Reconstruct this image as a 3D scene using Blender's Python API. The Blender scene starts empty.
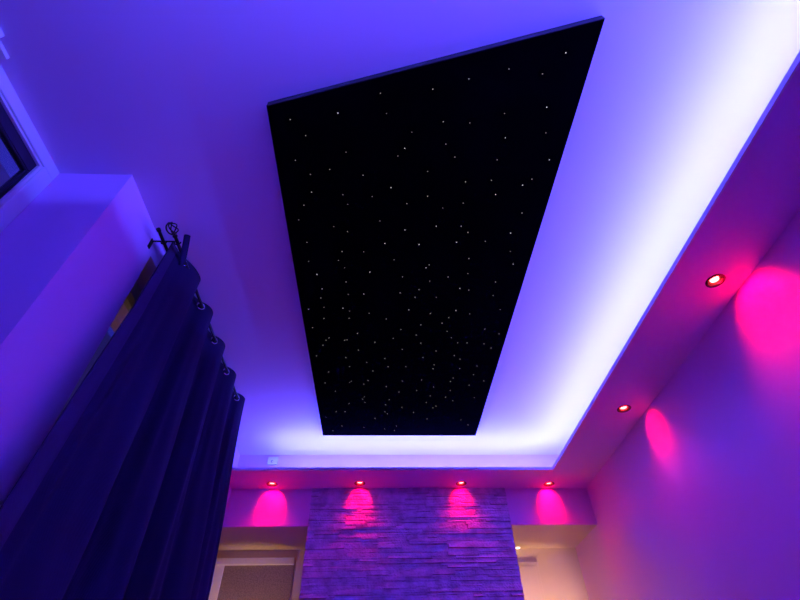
import bpy, bmesh, math, random
from mathutils import Vector, Matrix
random.seed(7)
S = bpy.context.scene
COL = S.collection
FL = 0.62                      # camera height above the floor; all "rel" heights are from the camera
XR, YF, ZC, ZS, ZH = 1.851, 4.071, 2.642, 2.32, 2.011
XL, YR, XB, YO = -1.224, 1.181, -1.563, 4.69
LX, LY = 1.447, 3.697          # lip of the cove
SX0, SX1 = -0.607, 1.101       # stone breast
YBACK = -0.80

# ------------------------------------------------------------------ materials
def mat(name, col, rough=0.6, metal=0.0, bump=None, spec=0.5, emit=None, estr=0.0, sheen=0.0):
    m = bpy.data.materials.new(name); m.use_nodes = True
    nt = m.node_tree; b = nt.nodes['Principled BSDF']
    b.inputs['Base Color'].default_value = (*col, 1)
    b.inputs['Roughness'].default_value = rough
    b.inputs['Metallic'].default_value = metal
    b.inputs['Specular IOR Level'].default_value = spec
    if sheen:
        b.inputs['Sheen Weight'].default_value = sheen
        b.inputs['Sheen Roughness'].default_value = 0.5
    if emit:
        b.inputs['Emission Color'].default_value = (*emit, 1)
        b.inputs['Emission Strength'].default_value = estr
    if bump:
        kind, scale, strength, dist = bump
        tc = nt.nodes.new('ShaderNodeTexCoord')
        bp = nt.nodes.new('ShaderNodeBump')
        bp.inputs['Strength'].default_value = strength; bp.inputs['Distance'].default_value = dist
        if kind == 'noise':
            t = nt.nodes.new('ShaderNodeTexNoise'); t.inputs['Scale'].default_value = scale
            t.inputs['Detail'].default_value = 6
        else:
            t = nt.nodes.new('ShaderNodeTexWave'); t.inputs['Scale'].default_value = scale
            t.bands_direction = kind
        nt.links.new(tc.outputs['Object'], t.inputs['Vector'])
        nt.links.new(t.outputs[0], bp.inputs['Height'])
        nt.links.new(bp.outputs[0], b.inputs['Normal'])
    return m

def tint(m, a, b_, scale, detail=4):
    """mottle the base colour of a material between two colours"""
    nt = m.node_tree; b = nt.nodes['Principled BSDF']
    tc = nt.nodes.new('ShaderNodeTexCoord'); n = nt.nodes.new('ShaderNodeTexNoise')
    n.inputs['Scale'].default_value = scale; n.inputs['Detail'].default_value = detail
    r = nt.nodes.new('ShaderNodeValToRGB')
    r.color_ramp.elements[0].position = 0.35; r.color_ramp.elements[0].color = (*a, 1)
    r.color_ramp.elements[1].position = 0.65; r.color_ramp.elements[1].color = (*b_, 1)
    nt.links.new(tc.outputs['Object'], n.inputs['Vector'])
    nt.links.new(n.outputs[0], r.inputs[0]); nt.links.new(r.outputs[0], b.inputs['Base Color'])

def emis(name, col, strength):
    m = bpy.data.materials.new(name); m.use_nodes = True
    nt = m.node_tree; nt.nodes.clear()
    o = nt.nodes.new('ShaderNodeOutputMaterial'); e = nt.nodes.new('ShaderNodeEmission')
    e.inputs[0].default_value = (*col, 1); e.inputs[1].default_value = strength
    nt.links.new(e.outputs[0], o.inputs[0]); return m

LED_COL = (0.069, 0.099, 1.0)
PINK = (1.0, 0.0, 0.05)
WARM = (1.0, 0.56, 0.27)

M = {}
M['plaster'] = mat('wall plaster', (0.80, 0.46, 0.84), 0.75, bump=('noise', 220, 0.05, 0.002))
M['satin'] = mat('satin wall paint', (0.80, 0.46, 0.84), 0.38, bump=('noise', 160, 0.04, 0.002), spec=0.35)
M['cream'] = mat('cream recess paint', (0.72, 0.62, 0.50), 0.5, bump=('noise', 160, 0.04, 0.002))
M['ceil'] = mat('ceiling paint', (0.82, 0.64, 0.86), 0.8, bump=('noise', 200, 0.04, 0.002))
M['floor'] = mat('bounce tinted floor', (0.5, 0.12, 0.45), 0.9); tint(M['floor'], (0.56, 0.06, 0.34), (0.64, 0.09, 0.40), 40)  # plum colour invented to tint the light bounced off the unseen floor
M['stone'] = mat('split face stone', (0.5, 0.5, 0.5), 0.85, bump=('noise', 60, 0.6, 0.012))
tint(M['stone'], (0.46, 0.36, 0.52), (0.78, 0.62, 0.86), 14)
M['upvc'] = mat('white window frame', (0.82, 0.82, 0.82), 0.3)
M['gasket'] = mat('dark sash', (0.014, 0.013, 0.03), 0.4)
M['black_panel'] = mat('black felt panel', (0.0012, 0.0008, 0.0016), 0.95, spec=0.0)
M['panel_edge'] = mat('black panel edging', (0.03, 0.025, 0.035), 0.7, spec=0.2)
M['curtain'] = mat('dark woven curtain', (0.014, 0.0065, 0.040), 0.85, bump=('DIAGONAL', 90, 0.35, 0.003), spec=0.2)
M['hem'] = mat('curtain hem', (0.04, 0.022, 0.075), 0.8, bump=('DIAGONAL', 90, 0.35, 0.003), spec=0.2)
M['rod'] = mat('black iron', (0.02, 0.018, 0.022), 0.35, metal=0.7)
M['chrome'] = mat('steel', (0.62, 0.60, 0.62), 0.25, metal=1.0)
M['bezel'] = mat('dark bezel', (0.10, 0.05, 0.06), 0.35, metal=0.8)
M['can'] = mat('lamp housing', (0.08, 0.06, 0.06), 0.4, metal=0.6)
M['blind'] = mat('woven brown blind', (0.27, 0.20, 0.155), 0.9, bump=('noise', 260, 0.8, 0.004)); tint(M['blind'], (0.19, 0.14, 0.11), (0.34, 0.26, 0.20), 120)
M['led'] = emis('led tape', LED_COL, 630)
M['bulb'] = emis('pink bulb', (1.0, 0.040, 0.042), 30)
M['warm_bulb'] = emis('warm bulb', (1.0, 0.82, 0.75), 3.0)
M['timber'] = mat('tan window frame', (0.42, 0.33, 0.2), 0.5)
M['render_wall'] = mat('garden wall', (0.5, 0.45, 0.36), 0.9, bump=('noise', 30, 0.4, 0.01))
g = bpy.data.materials.new('window glass'); g.use_nodes = True
b = g.node_tree.nodes['Principled BSDF']; b.inputs['Base Color'].default_value = (0.9, 0.95, 1, 1)
b.inputs['Roughness'].default_value = 0.04; b.inputs['Transmission Weight'].default_value = 1.0
M['glass'] = g

# ------------------------------------------------------------------ helpers
def bx(bm, x0, x1, y0, y1, z0, z1, bevel=0.0):
    vs = [bm.verts.new((x, y, z)) for x in (x0, x1) for y in (y0, y1) for z in (z0, z1)]
    q = [(0, 1, 3, 2), (4, 6, 7, 5), (0, 4, 5, 1), (2, 3, 7, 6), (0, 2, 6, 4), (1, 5, 7, 3)]
    fs = [bm.faces.new([vs[i] for i in f]) for f in q]
    if bevel:
        es = list({e for f in fs for e in f.edges})
        bmesh.ops.bevel(bm, geom=es, offset=bevel, segments=2, affect='EDGES', profile=0.6)

def prism(bm, pts, z0, z1):
    lo = [bm.verts.new((x, y, z0)) for x, y in pts]; hi = [bm.verts.new((x, y, z1)) for x, y in pts]
    n = len(pts); bm.faces.new(lo[::-1]); bm.faces.new(hi)
    for i in range(n): bm.faces.new([lo[i], lo[(i+1) % n], hi[(i+1) % n], hi[i]])

def tube(bm, pts, r, n=12, cap=True, closed=False):
    pts = [Vector(p) for p in pts]; rings = []
    N = len(pts); rr = r if isinstance(r, (list, tuple)) else [r]*N
    up = None
    for i, p in enumerate(pts):
        if closed: t = pts[(i+1) % N] - pts[i-1]
        else: t = pts[min(i+1, N-1)] - pts[max(i-1, 0)]
        t.normalize()
        if up is None: up = Vector((0, 0, 1)) if abs(t.z) < .9 else Vector((1, 0, 0))
        a = t.cross(up)
        if a.length < 1e-4: a = t.cross(Vector((1, 0, 0)))
        a.normalize(); b = t.cross(a).normalized(); up = -b
        rings.append([bm.verts.new(p + rr[i]*(math.cos(k*2*math.pi/n)*a + math.sin(k*2*math.pi/n)*b)) for k in range(n)])
    for i in range(N if closed else N-1):
        A, B = rings[i], rings[(i+1) % N]
        for k in range(n): bm.faces.new([A[k], A[(k+1) % n], B[(k+1) % n], B[k]])
    if cap and not closed:
        bm.faces.new(rings[0][::-1]); bm.faces.new(rings[-1])

def lathe(bm, prof, c, n=32):
    """profile of (radius, z) turned about the vertical through c"""
    rings = []
    for r, z in prof:
        if r < 1e-6: rings.append([bm.verts.new((c[0], c[1], c[2]+z))])
        else: rings.append([bm.verts.new((c[0]+r*math.cos(k*2*math.pi/n), c[1]+r*math.sin(k*2*math.pi/n), c[2]+z)) for k in range(n)])
    for A, B in zip(rings, rings[1:]):
        for k in range(n):
            a = [A[k % len(A)], A[(k+1) % len(A)], B[(k+1) % len(B)], B[k % len(B)]]
            u = []
            for v in a:
                if v not in u: u.append(v)
            if len(u) > 2: bm.faces.new(u)

def obj(name, bm, m, parent=None, smooth=False):
    bmesh.ops.recalc_face_normals(bm, faces=bm.faces)
    me = bpy.data.meshes.new(name); bm.to_mesh(me); bm.free()
    me.materials.append(m)
    if smooth:
        for p in me.polygons: p.use_smooth = True
        try: me.set_sharp_from_angle(angle=math.radians(40))
        except Exception: pass
    o = bpy.data.objects.new(name, me); COL.objects.link(o)
    if parent: o.parent = parent
    return o

def tag(o, label, cat, group=None, kind=None):
    o['label'] = label; o['category'] = cat
    if group: o['group'] = group
    if kind: o['kind'] = kind
    return o

def struct(o, label=None):
    o['kind'] = 'structure'
    if label: o['label'] = label
    return o

def empty(name, loc):
    o = bpy.data.objects.new(name, None); COL.objects.link(o); o.location = loc
    o.empty_display_size = 0.05
    return o

def rel(bm, loc):
    bmesh.ops.translate(bm, verts=bm.verts, vec=(-loc[0], -loc[1], -loc[2])); return bm

def cut(o, cutters):
    for i, (x, y, r) in enumerate(cutters):
        bm = bmesh.new()
        bmesh.ops.create_cone(bm, cap_ends=True, segments=40, radius1=r, radius2=r, depth=0.2, matrix=Matrix.Translation((x, y, ZS)))
        me = bpy.data.meshes.new('c'); bm.to_mesh(me); bm.free()
        c = bpy.data.objects.new('c', me); COL.objects.link(c)
        md = o.modifiers.new('b', 'BOOLEAN'); md.object = c; md.operation = 'DIFFERENCE'; md.solver = 'EXACT'
        dg = bpy.context.evaluated_depsgraph_get(); dg.update()
        new = bpy.data.meshes.new_from_object(o.evaluated_get(dg))
        o.modifiers.remove(md); o.data = new
        bpy.data.objects.remove(c)

# ------------------------------------------------------------------ room shell
bm = bmesh.new(); bx(bm, -2.6, XR+.1, YBACK-.1, 5.0, -0.1, 0.0)
struct(obj('floor', bm, M['floor']), 'unseen floor below the view, given a plum tint to colour the bounce light')
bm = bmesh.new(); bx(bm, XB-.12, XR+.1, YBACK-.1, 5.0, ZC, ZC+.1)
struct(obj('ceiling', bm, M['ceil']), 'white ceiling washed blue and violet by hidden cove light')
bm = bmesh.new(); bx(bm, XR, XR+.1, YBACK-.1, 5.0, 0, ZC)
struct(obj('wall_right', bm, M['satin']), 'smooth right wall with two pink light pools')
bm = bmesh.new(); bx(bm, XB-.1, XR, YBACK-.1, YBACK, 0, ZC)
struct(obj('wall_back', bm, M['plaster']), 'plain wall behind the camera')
# far wall: header strip, chimney breast and the backs of the two recesses
bm = bmesh.new()
bx(bm, -1.75, SX0, YF, YF+.02, ZH, ZC)
bx(bm, SX1, XR, YF, YF+.02, ZH, ZC)
bx(bm, SX0, SX1, YF, YF+.02, 0, ZC)
struct(obj('wall_far', bm, M['plaster']), 'far wall with a recess either side of the stone feature')
bm = bmesh.new()
bx(bm, -1.75, SX0, YF+.02, YO, ZH, ZC)
bx(bm, SX1, XR, YF+.02, YO, ZH, ZC)
bx(bm, SX0, SX1, YF+.02, YO, 0, ZC)
bx(bm, -1.75, XR, YO, YO+.1, 0, ZC)
bx(bm, -1.85, -1.75, YF, YO+.1, 0, ZC)
struct(obj('wall_recess', bm, M['cream']), 'cream painted inside of the two recesses in warm light')
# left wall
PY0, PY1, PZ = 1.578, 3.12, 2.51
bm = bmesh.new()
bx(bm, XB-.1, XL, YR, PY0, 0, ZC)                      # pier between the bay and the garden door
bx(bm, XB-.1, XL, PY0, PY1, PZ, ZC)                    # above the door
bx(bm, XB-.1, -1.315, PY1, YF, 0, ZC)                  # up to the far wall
bx(bm, -1.315, XL, LY, YF, ZS+.004, ZS+.03)  # slab added to block cove light leaking past the soffit end
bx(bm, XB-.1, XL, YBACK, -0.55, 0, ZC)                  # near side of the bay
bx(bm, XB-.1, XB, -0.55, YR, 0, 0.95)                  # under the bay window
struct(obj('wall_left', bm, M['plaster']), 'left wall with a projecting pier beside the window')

# bay window (plane x = XB, right up to the ceiling)
w = empty('window_1', (XB, 0.3, 0.95)); struct(w, 'white framed window at the upper left, running up to the ceiling')
def wadd(name, boxes, m, bev=0.004, parent=None):
    bm = bmesh.new()
    for q in boxes: bx(bm, *q, bevel=bev)
    return obj(name, rel(bm, w.location), m, parent or w)
wadd('outer_frame', [(XB-.09, XB, -.55, YR, ZC-.068, ZC), (XB-.09, XB, YR-.072, YR, 0.95, ZC-.068), (XB-.09, XB, -.55, -.47, 0.95, ZC-.068), (XB-.09, XB+.03, -.47, YR-.072, 0.95, 1.02)], M['upvc'])
wadd('frame_bead', [(XB-.06, XB-.010, -.47, YR-.072, ZC-.080, ZC-.068), (XB-.06, XB-.010, YR-.084, YR-.072, 1.02, ZC-.080)], M['upvc'], .002)
sash = wadd('sash', [(XB-.06, XB-.022, -.47, YR-.084, ZC-.142, ZC-.080), (XB-.06, XB-.022, YR-.094, YR-.084, 1.02, ZC-.142), (XB-.06, XB-.022, -.47, -.40, 1.02, ZC-.142), (XB-.06, XB-.022, -.40, YR-.094, 1.02, 1.09)], M['gasket'])
wadd('glazing_bead', [(XB-.06, XB-.026, -.40, YR-.094, ZC-.150, ZC-.142), (XB-.06, XB-.026, YR-.101, YR-.094, 1.09, ZC-.150)], M['gasket'], .002)
wadd('pane', [(XB-.048, XB-.036, -.40, YR-.101, 1.09, ZC-.150)], M['glass'], 0, sash)
# little bracket where ceiling and window frame meet
t = empty('blind_bracket', (XB+.035, .62, ZC)); tag(t, 'small white blind bracket on the ceiling above the upper left window', 'bracket')
bm = bmesh.new(); bx(bm, XB+.02, XB+.05, .585, .665, ZC-.022, ZC, bevel=.003); obj('base_plate', rel(bm, t.location), M['upvc'], t)
bm = bmesh.new(); bx(bm, XB+.045, XB+.075, .53, .585, ZC-.03, ZC, bevel=.003); obj('clip', rel(bm, t.location), M['upvc'], t)

# garden door behind the curtain
w = empty('window_2', (XL-.2, 2.3, 0)); struct(w, 'garden door behind the curtain, a thin warm sliver of it showing')
wadd('door_frame', [(XL-.22, XL-.14, PY0, PY0+.07, 0, PZ), (XL-.22, XL-.14, PY1-.07, PY1, 0, PZ), (XL-.22, XL-.14, PY0+.07, PY1-.07, PZ-.08, PZ), (XL-.22, XL-.14, 2.31, 2.39, 0.1, PZ-.08), (XL-.22, XL-.14, PY0+.07, PY1-.07, 0, .1)], M['timber'])
wadd('pane', [(XL-.185, XL-.175, PY0+.07, 2.31, .1, PZ-.08)], M['glass'], 0)
wadd('pane', [(XL-.185, XL-.175, 2.39, PY1-.07, .1, PZ-.08)], M['glass'], 0)
bm = bmesh.new(); bx(bm, -2.6, -2.5, 1.3, 4.0, 0, 3.4); bx(bm, -2.5, XB-.1, 1.2, 1.3, 0, 2.55)  # second box is a fin added to keep garden light off the bay window
tag(obj('garden_wall', bm, M['render_wall']), 'rendered garden wall outside, a warm strip between pier and curtain, plus an added light-blocking fin', 'wall')

# ------------------------------------------------------------------ cove soffit (L-shaped) with downlight holes
LIGHTS = [(1.695, 1.53), (1.685, 2.74), (-0.945, 3.96), (-0.187, 3.95), (0.70, 3.96), (1.484, 3.975)]
bm = bmesh.new()
prism(bm, [(XL, YBACK), (XR, YBACK), (XR, YF), (XL, YF), (XL, LY), (LX, LY), (LX, -.37), (XL, -.37)], ZS, ZS+.014)
sof = obj('trim_1', bm, M['plaster'])
cut(sof, [(x, y, .036) for x, y in LIGHTS])
struct(sof, 'dropped cove soffit running along the right, far and near walls')
bm = bmesh.new()
bx(bm, LX-.004, LX+.006, -.376, LY+.006, ZS-.001, ZS+.024); bx(bm, XL, LX-.004, -.376, -.366, ZS-.001, ZS+.024); bx(bm, XL, LX-.004, LY-.004, LY+.006, ZS-.001, ZS+.024)
struct(obj('trim_2', bm, M['upvc']), 'thin pale lip along the edge of the cove')
# LED tapes lying in the cove
def led(name, p0, p1, label):
    t = empty(name, p0); tag(t, label, 'light strip', 'LED strips hidden in the cove')
    p0, p1 = Vector(p0), Vector(p1); d = p1-p0
    bm = bmesh.new(); n = 8; A = []; B = []
    side = Vector((d.y, -d.x, 0)).normalized()
    for k in range(n+1):
        a = math.pi*k/n; o_ = side*math.cos(a)*.006 + Vector((0, 0, math.sin(a)*.006))
        A.append(bm.verts.new(o_)); B.append(bm.verts.new(d+o_))
    for k in range(n): bm.faces.new([A[k], A[k+1], B[k+1], B[k]])
    o = obj('diffuser', bm, M['led'], t)
    bm = bmesh.new(); s = side*.008
    vs = [bm.verts.new(v) for v in (-s+Vector((0,0,-.0005)), s+Vector((0,0,-.0005)), d+s+Vector((0,0,-.0005)), d-s+Vector((0,0,-.0005)))]
    f = bm.faces.new(vs); r = bmesh.ops.extrude_face_region(bm, geom=[f])
    bmesh.ops.translate(bm, verts=[v for v in r['geom'] if isinstance(v, bmesh.types.BMVert)], vec=(0, 0, -.0015))
    obj('backing_tape', bm, M['chrome'], t)
ZL = ZS+.0165
led('led_strip', (1.555, YBACK+.05, ZL), (1.555, 3.80, ZL), 'blue LED strip lying in the cove along the right wall')
led('led_strip', (-0.95, -.50, ZL), (1.53, -.50, ZL), 'blue LED strip lying in the cove behind the camera')
led('led_strip', (-0.93, 3.82, ZL), (1.53, 3.82, ZL), 'blue LED strip lying in the cove along the far wall')

# ------------------------------------------------------------------ recessed pink downlights
dl = ['recessed pink downlight in the right soffit, the nearer of the two there',
      'recessed pink downlight in the right soffit, the farther of the two there',
      'recessed pink downlight in the far soffit left of the stone, nearest the curtain',
      'recessed pink downlight above the left half of the stone wall',
      'recessed pink downlight above the right half of the stone wall',
      'recessed pink downlight in the far soffit right of the stone, by the corner']
for i, ((x, y), lab) in enumerate(zip(LIGHTS, dl)):
    t = empty('downlight', (x, y, ZS)); tag(t, lab, 'downlight', 'recessed downlights in the soffit')
    bm = bmesh.new(); lathe(bm, [(.034, .0005), (.047, .0), (.0475, -.0025), (.044, -.005), (.037, -.0045), (.0335, -.001), (.0325, .008), (.034, .008), (.034, .0005)], (0, 0, 0), 40)
    obj('bezel', bm, M['bezel'], t, True)
    bm = bmesh.new(); lathe(bm, [(.0325, .008), (.033, .05), (0, .052), (0, .049), (.031, .047), (.0305, .008), (.0325, .008)], (0, 0, 0), 32)
    hs = obj('housing', bm, M['can'], t, True)
    bm = bmesh.new(); lathe(bm, [(0, .0035), (.014, .0045), (.0215, .0075), (.0225, .012), (.019, .020), (0, .034)], (0, 0, 0), 32)
    obj('bulb', bm, M['bulb'], hs, True)
    L = bpy.data.lights.new('downlight_beam', 'SPOT'); L.color = PINK; L.energy = [15, 6, 10, 8, 8, 10][i]
    L.spot_size = math.radians([100, 72, 82, 82, 82, 82][i]); L.spot_blend = [.7, .6, .35, .35, .35, .35][i]; L.shadow_soft_size = 0.012
    o = bpy.data.objects.new('downlight_beam', L); COL.objects.link(o); o.parent = t; o.location = (0, 0, -.003)
    tl = math.radians([50, 52, 52, 52, 52, 52][i])
    o.rotation_euler = (0, -tl, 0) if i < 2 else (tl, 0, 0)          # gimbal turned towards the wall
    L = bpy.data.lights.new('downlight_spill', 'SPOT'); L.color = PINK; L.energy = 9.5
    L.spot_size = math.radians(110); L.spot_blend = 1.0; L.shadow_soft_size = 0.02
    o = bpy.data.objects.new('downlight_spill', L); COL.objects.link(o); o.parent = t; o.location = (0, 0, -.004)

# small white junction box with a shiny point on the wall above the far cove
t = empty('junction_box', (-1.0, YF, 2.575)); tag(t, 'small white plastic box on the wall above the far cove', 'junction box')
bm = bmesh.new(); bx(bm, -.045, .045, -.022, 0, -.035, .04, bevel=.005); obj('cover', bm, M['upvc'], t)
bm = bmesh.new(); bmesh.ops.create_uvsphere(bm, u_segments=16, v_segments=10, radius=.011, matrix=Matrix.Translation((-.002, -.026, -.01))); obj('knob', bm, M['chrome'], t, True)

# ------------------------------------------------------------------ starlight ceiling panel
ZP = 1.978+FL
pts = [(-.509, .813), (.832, .446), (.816, 3.63), (-.508, 3.63)]
bm = bmesh.new(); prism(bm, pts, ZP+.003, ZC)
es = [e for e in bm.edges]
panel = obj('starlight_panel', bm, M['panel_edge'])
tag(panel, 'black ceiling panel dotted with tiny fibre optic star lights', 'ceiling panel')
bm = bmesh.new(); prism(bm, [(-.5065, .816), (.8295, .450), (.8135, 3.628), (-.5055, 3.628)], ZP, ZP+.003)
obj('felt_face', bm, M['black_panel'], panel)
# where the tiny fibre ends sit on the panel
STARS = [(290.2, 119.6), (305.7, 135.6), (337.9, 113.1), (380.4, 93.3), (386.5, 113.5), (411.9, 132.2), (432.8, 89.2), (432.7, 89.2), (468.9, 78.9), (509.0, 69.0), (542.5, 73.9), (565.9, 52.8), (546.8, 107.2), (504.5, 113.5), (443.3, 121.8), (469.8, 123.0), (505.4, 137.8), (545.9, 132.9), (445.8, 144.1), (295.3, 160.3), (346.0, 152.2), (404.7, 148.3), (397.9, 156.0), (329.8, 169.5), (310.4, 174.4), (363.1, 175.3), (427.6, 171.5), (391.0, 187.7), (311.5, 192.2), (342.8, 194.7), (372.1, 196.5), (427.6, 196.3), (347.8, 204.4), (303.9, 205.3), (406.9, 203.7), (298.7, 219.9), (379.9, 221.0), (333.8, 226.6), (347.5, 231.6), (404.9, 230.0), (436.2, 226.2), (307.0, 242.4), (384.9, 243.5), (419.1, 244.6), (342.1, 251.6), (363.7, 251.8), (394.1, 259.7), (308.6, 261.5), (338.3, 260.4), (344.6, 267.8), (429.2, 264.9), (426.1, 267.8), (369.8, 272.3), (316.9, 274.3), (445.9, 144.1), (454.9, 157.1), (497.2, 159.8), (549.4, 159.8), (465.5, 181.9), (491.4, 180.3), (531.9, 179.2), (522.6, 185.2), (495.6, 194.5), (463.2, 203.2), (442.8, 208.0), (522.0, 213.1), (461.2, 226.2), (468.0, 232.3), (510.7, 233.2), (456.5, 242.4), (485.3, 241.3), (510.3, 251.4), (468.9, 258.6), (513.2, 264.2), (468.0, 273.4), (317.0, 274.9), (346.1, 282.0), (369.9, 272.1), (402.5, 276.9), (322.1, 289.0), (320.9, 298.0), (348.2, 294.4), (363.9, 294.0), (400.1, 292.9), (308.6, 309.4), (324.0, 307.5), (342.9, 308.2), (349.5, 311.1), (324.0, 318.4), (349.1, 318.3), (369.2, 313.3), (386.3, 319.0), (408.8, 309.9), (312.5, 327.6), (357.5, 333.4), (401.0, 329.5), (329.0, 337.9), (326.0, 340.2), (323.0, 345.3), (344.7, 340.2), (347.0, 339.9), (374.9, 342.3), (393.2, 338.4), (358.4, 350.2), (402.2, 349.5), (316.7, 355.9), (345.8, 357.6), (384.8, 358.5), (429.7, 281.2), (448.1, 277.0), (467.9, 273.6), (419.0, 289.6), (415.1, 297.3), (436.3, 297.4), (459.7, 288.4), (468.8, 290.2), (495.5, 282.1), (493.1, 295.8), (500.2, 309.6), (430.3, 313.5), (455.9, 310.5), (469.7, 313.9), (448.7, 317.7), (442.0, 323.2), (420.8, 324.9), (416.3, 335.1), (447.1, 331.5), (451.4, 337.8), (484.9, 329.1), (499.1, 333.9), (457.6, 342.9), (467.0, 342.9), (420.8, 343.2), (484.0, 343.9), (491.0, 348.1), (436.1, 351.1), (422.9, 357.6), (454.3, 355.5), (460.0, 359.1), (366.9, 362.4), (349.7, 366.6), (388.1, 366.8), (405.8, 366.5), (372.9, 371.0), (328.7, 371.9), (325.1, 383.0), (351.2, 381.2), (349.4, 382.4), (368.0, 380.6), (363.8, 384.2), (402.2, 381.0), (386.3, 386.7), (335.3, 391.2), (398.9, 392.0), (349.1, 403.7), (362.7, 399.2), (364.5, 396.8), (365.0, 402.5), (389.3, 399.6), (385.5, 404.7), (401.9, 407.4), (336.2, 411.6), (345.0, 411.6), (384.9, 411.8), (387.5, 413.7), (326.1, 417.3), (375.0, 418.5), (341.9, 426.0), (363.9, 427.4), (396.5, 426.0), (384.5, 429.0), (394.4, 430.5), (332.9, 430.7), (434.2, 364.8), (433.0, 368.7), (459.8, 368.6), (477.1, 366.0), (473.5, 374.7), (421.6, 380.0), (450.4, 381.5), (453.2, 378.0), (483.8, 380.9), (469.1, 385.2), (433.7, 387.0), (450.2, 390.5), (416.8, 390.5), (430.3, 395.9), (445.7, 397.2), (474.2, 397.7), (452.8, 400.7), (426.2, 402.5), (436.0, 406.1), (433.0, 407.9), (413.5, 412.4), (427.0, 419.0), (461.0, 419.9), (468.1, 424.7)]
# camera basis (also used to place the stars where the photo shows them on the panel plane)
F = Vector((0.03604000844732271, 0.7056325305059659, 0.7076608295524517))
R = Vector((0.9992863530144906, -0.03345953115519, -0.017528389939572363))
U = Vector((-0.011309397424962096, -0.7077875328561687, 0.7063348397631695))
FPX = 458.32
stars = []
for px, py in STARS:
    d = F + R*((px-400)/FPX) - U*((py-300)/FPX); d *= (ZP-.001-FL)/d.z
    k = random.choice([0, 1, 1, 2])
    stars.append((d.x, d.y, ZP-.0005, k, d.length))
stars.sort(key=lambda s: s[4])
M['star'] = [emis('star fibre '+n, c, e) for n, c, e in (('dim', (1, .85, .85), 0.38), ('mid', (1, .93, .85), 0.6), ('bright', (1, .95, .95), 1.2))]
def star_bm(bm, x, y, z, r):
    bmesh.ops.create_uvsphere(bm, u_segments=8, v_segments=6, radius=r, matrix=Matrix.Translation((x, y, z)))
proto = []
for k in range(3):
    b_ = bmesh.new(); star_bm(b_, 0, 0, 0, .0022)
    me = bpy.data.meshes.new('star_light'); b_.to_mesh(me); b_.free(); me.materials.append(M['star'][k]); proto.append(me)
for x, y, z, k, _ in stars[:100]:
    o = bpy.data.objects.new('star_light', proto[k]); COL.objects.link(o); o.parent = panel; o.location = (x, y, z)
bm = bmesh.new()
for x, y, z, k, _ in stars[100:]: star_bm(bm, x, y, z, .0022)
o = obj('star_light_field', bm, M['star'][1], panel); o['kind'] = 'stuff'

# ------------------------------------------------------------------ stone cladding on the breast
bm = bmesh.new()
z = ZS-.001
while z > 0.02:
    h = random.choice([.017, .021, .025, .03]); z0 = max(z-h, 0.0)
    x = SX0-.002
    while x < SX1:
        l = random.uniform(.06, .34)
        x1 = min(x+l, SX1+.002)
        if SX1-x1 < .05: x1 = SX1+.002
        d = random.choice([.012, .015, .018, .021, .029])+random.uniform(-.002, .002)
        if random.random() < .2 and h > .024:
            zm = (z+z0)/2
            bx(bm, x+.0007, x1-.0007, YF-d, YF, z0+.0006, zm-.0004)
            d2 = d+random.uniform(-.01, .008); bx(bm, x+.0007, x1-.0007, YF-d2, YF, zm+.0004, z-.0006)
        else:
            n0 = len(bm.verts); bx(bm, x+.0007, x1-.0007, YF-d, YF, z0+.0008, z-.0008)
            bm.verts.ensure_lookup_table()
            for v in bm.verts[n0:]:
                if v.co.y < YF: v.co.y += random.uniform(-.004, .004)
        x = x1
    z = z0
tag(obj('stone_cladding', bm, M['stone']), 'split-face stone cladding on the chimney breast between the two recesses', 'stone cladding')

# ------------------------------------------------------------------ left recess: window with a woven blind
w = empty('window_3', (-1.13, YO, 0.3)); struct(w, 'window in the left recess with a pale head trim and brown woven blind')
wadd('head_trim', [(-1.60, -.785, YO-.05, YO, 1.262+FL, 1.318+FL)], M['upvc'])
wadd('side_trim', [(-1.60, -1.405, YO-.03, YO, .5, 1.262+FL)], M['upvc'])
wadd('woven_blind', [(-1.405, -.785, YO-.018, YO-.008, .5, 1.262+FL)], M['blind'], 0)
# right recess: shallow cupboard door, corner trim and a small warm spot
t = empty('wall_cupboard', (1.2, YO, 1.3)); tag(t, 'shallow pale wall cupboard inside the right recess beside the stone', 'cupboard')
bm = bmesh.new(); bx(bm, 1.11-1.2, 1.45-1.2, -.03, 0, -.9, .586, bevel=.004); obj('body', bm, M['cream'], t)
bm = bmesh.new(); bx(bm, 1.14-1.2, 1.42-1.2, -.036, -.03, -.87, .55, bevel=.003); obj('door', bm, M['cream'], t)
t = empty('spotlight', (1.285, YO-.05, ZH)); tag(t, 'tiny bright warm spotlight under the header of the right recess', 'spotlight')
bm = bmesh.new(); lathe(bm, [(0, 0), (.03, 0), (.032, -.004), (.026, -.010), (0, -.010)], (0, 0, 0), 24); obj('bezel', bm, M['upvc'], t, True)
bm = bmesh.new(); lathe(bm, [(0, -.010), (.022, -.010), (.018, -.016), (0, -.018)], (0, 0, 0), 24); obj('bulb', bm, M['warm_bulb'], t, True)

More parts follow.
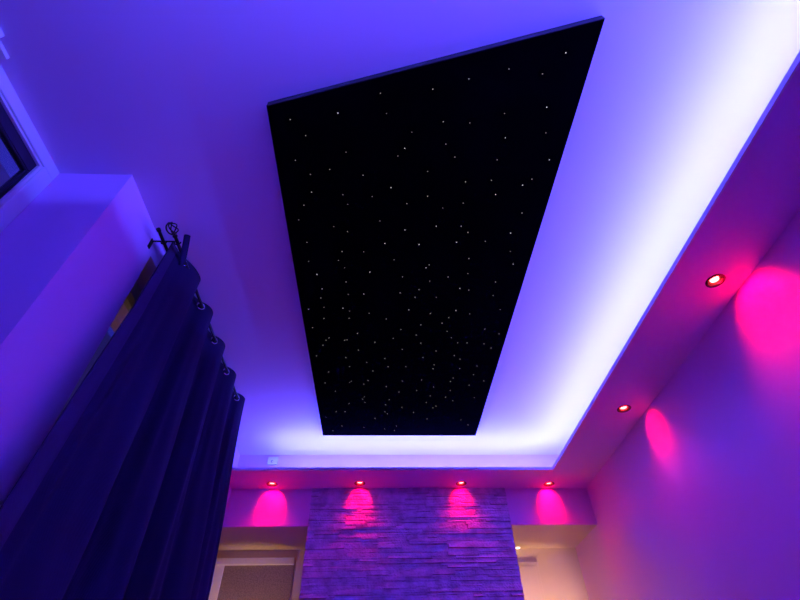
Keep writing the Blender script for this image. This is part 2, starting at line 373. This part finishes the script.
# ------------------------------------------------------------------ curtain rod
ZR = 1.942+FL; RX = -1.087
rod = empty('curtain_rod', (RX, 2.3, ZR)); tag(rod, 'black double curtain rod with cage finial, above the dark curtain', 'curtain rod')
def radd(name, fn, m=M['rod'], smooth=True, parent=None):
    bm = bmesh.new(); fn(bm); return obj(name, rel(bm, rod.location), m, parent or rod, smooth)
radd('rod', lambda b_: tube(b_, [(RX, 1.475, ZR), (RX, 3.14, ZR)], .009, 16))
radd('rod', lambda b_: tube(b_, [(-1.158, 1.44, ZR), (-1.158, 1.455, ZR), (-1.158, 1.456, ZR), (-1.158, 3.12, ZR)], [.011, .011, .0085, .0085], 12))
def finial(b_):
    c = Vector((RX, 1.437, ZR))
    for k in range(6):
        a0 = k*math.pi/3; pts = []
        for j in range(15):
            t_ = j/14; th = math.pi*t_; r = .027*math.sin(th)+.002; a = a0+t_*1.9
            pts.append(c+Vector((r*math.cos(a), -.032*math.cos(th), r*math.sin(a))))
        tube(b_, pts, .0035, 6)
    tube(b_, [(RX, 1.462, ZR), (RX, 1.47, ZR), (RX, 1.474, ZR), (RX, 1.488, ZR)], [.006, .014, .010, .013], 14)
    tube(b_, [(RX, 1.400, ZR), (RX, 1.408, ZR)], [.003, .006], 10)
radd('finial', finial)
for yb in (1.528, 3.13):
    def br(b_, yb=yb):
        bx(b_, XL, XL+.005, yb-.011, yb+.011, ZR-.045, ZR+.02, bevel=.0015)
        tube(b_, [(XL+.004, yb, ZR+.008), (RX-.01, yb, ZR+.008)], .0045, 8)
        for xx, rr in ((RX, .016), (-1.158, .0125)):
            tube(b_, [(xx+rr*math.cos(a), yb, ZR+rr*math.sin(a)) for a in [math.radians(q) for q in range(170, 371, 20)]], .004, 8)
    if yb < 2: radd('bracket', br)

# ------------------------------------------------------------------ curtain
peaks = [1.79, 2.08, 2.41, 2.75, 3.075]
ks = [(1.53, -0.5)]
for i, p in enumerate(peaks): ks.append((p, i))
ks.append((3.125, 4.36))
def smoothstep(t): return t*t*(3-2*t)
def phase_y(ph):
    for (y0, a), (y1, b_) in zip(ks, ks[1:]):
        if ph <= b_+1e-9: return y0+(y1-y0)*(ph-a)/(b_-a)
    return ks[-1][0]
NU, NV = 330, 70
def cloth(NU, NV, ph0, ph1, off=0.0, ztop=1.985+FL):
    bm = bmesh.new(); g_ = []
    for j in range(NV+1):
        t = j/NV; z = ztop-(ztop-.02)*t
        row = []
        for i in range(NU+1):
            ph = ph0+(ph1-ph0)*i/NU; y = phase_y(ph)
            A = .038+.058*smoothstep(min(1, t*1.6))
            wob = .9*math.sin(2.1*ph+1.3)*t*.22+.5*math.sin(5.3*ph+2*t)*t*.1
            k = round(ph); sn = (y-1.53)/1.6; amp = A*(1+.25*math.sin(k*2.7+1)*t)*(1-.55*(1-smoothstep(min(1, sn*4)))*min(1, t*5))
            c_ = math.cos(2*math.pi*(ph+wob))
            x = RX-.010+amp*c_+.10*A*math.cos(4*math.pi*(ph+wob)+k)*t + .010*math.sin(17*ph+3*t)*min(1, 3*t) + .011*math.sin(11*ph+1.5*math.sin(2*ph)+2*t)*min(1, 2*t) + .006*math.sin(41*ph+2*math.sin(3*ph)-4*t)*min(1, 2*t)
            x += .012*t
            s = (y-1.53)/(3.125-1.53)
            yy = y + (.026-.22*t)*(1-s)**2 + .11*t*s + .012*math.sin(4*math.pi*(ph+wob))*(.4+t)
            x = max(x, XL+.012) if t > .1 else x
            row.append(bm.verts.new((x+off, yy, z)))
        g_.append(row)
    for j in range(NV):
        for i in range(NU): bm.faces.new([g_[j][i], g_[j][i+1], g_[j+1][i+1], g_[j+1][i]])
    return bm
bm = cloth(NU, NV, ks[0][1], ks[-1][1])
cur = obj('curtain', bm, M['curtain'], None, True)
md = cur.modifiers.new('thickness', 'SOLIDIFY'); md.thickness = .003; md.offset = 0
tag(cur, 'dark navy eyelet curtain hanging in deep folds on the left', 'curtain')
bm = cloth(10, NV, ks[0][1]-.0, ks[0][1]+.10, .0035)
hem = obj('hem', bm, M['hem'], cur, True)
md = hem.modifiers.new('thickness', 'SOLIDIFY'); md.thickness = .002; md.offset = 0
bm = bmesh.new(); tube(bm, [(-1.06, 1.60, 1.84+FL), (-1.05, 1.574, 1.871+FL), (-1.045, 1.535, 1.94+FL), (-1.044, 1.512, 1.982+FL)], [.012, .0165, .0165, .0165], 16)
obj('heading_fold', bm, M['curtain'], cur, True)
# eyelets where the cloth crosses the rod
for k in range(0, 5):
    for sgn in (-.25, .25):
        ph = k+sgn
        if ph < ks[0][1]+.05 or ph > ks[-1][1]: continue
        y = phase_y(ph); e = .01
        dy = phase_y(ph+e)-phase_y(ph-e)+.012*(math.sin(4*math.pi*(ph+e))-math.sin(4*math.pi*(ph-e)))*.4
        dx = .038*(math.cos(2*math.pi*(ph+e))-math.cos(2*math.pi*(ph-e)))
        tdir = Vector((dx, dy, 0)).normalized(); c = Vector((RX-.010, y+.012*math.sin(4*math.pi*ph)*.4, ZR))
        bm = bmesh.new()
        tube(bm, [c+.022*(math.cos(a)*tdir+math.sin(a)*Vector((0, 0, 1))) for a in [q*2*math.pi/24 for q in range(24)]], .0045, 8, closed=True)
        obj('eyelet', bm, M['chrome'], cur, True)

# ------------------------------------------------------------------ warm lamps in the recesses and outside
def point(name, loc, e, col=WARM, r=.04):
    L = bpy.data.lights.new(name, 'POINT'); L.energy = e; L.color = col; L.shadow_soft_size = r
    o = bpy.data.objects.new(name, L); COL.objects.link(o); o.location = loc; return o
for loc, e, tlt in (((-1.15, 4.22, 1.0), 18, 46), ((1.40, 4.14, 0.9), 55, 52)):
    L = bpy.data.lights.new('recess_uplight', 'SPOT'); L.energy = e; L.color = WARM; L.shadow_soft_size = .05
    L.spot_size = math.radians(70); L.spot_blend = .6
    o = bpy.data.objects.new('recess_uplight', L); COL.objects.link(o); o.location = loc; o.rotation_euler = (math.radians(180-tlt), 0, 0)
point('garden_lamp', (-2.1, 2.5, 1.6), 3, (1.0, .62, .25))

# ------------------------------------------------------------------ world, camera
W = bpy.data.worlds.new('night'); S.world = W; W.use_nodes = True
W.node_tree.nodes['Background'].inputs[0].default_value = (.022, .020, .36, 1)
W.node_tree.nodes['Background'].inputs[1].default_value = 1
cam = bpy.data.cameras.new('camera'); co = bpy.data.objects.new('camera', cam); COL.objects.link(co)
cam.sensor_width = 36; cam.lens = 36*FPX/800; cam.clip_start = .01
m = Matrix((( R.x, U.x, -F.x, 0), (R.y, U.y, -F.y, 0), (R.z, U.z, -F.z, FL), (0, 0, 0, 1)))
co.matrix_world = m; S.camera = co
S.view_settings.view_transform = 'Standard'; S.view_settings.look = 'None'
S.view_settings.exposure = 0; S.view_settings.gamma = 1; S.view_settings.use_curve_mapping = False
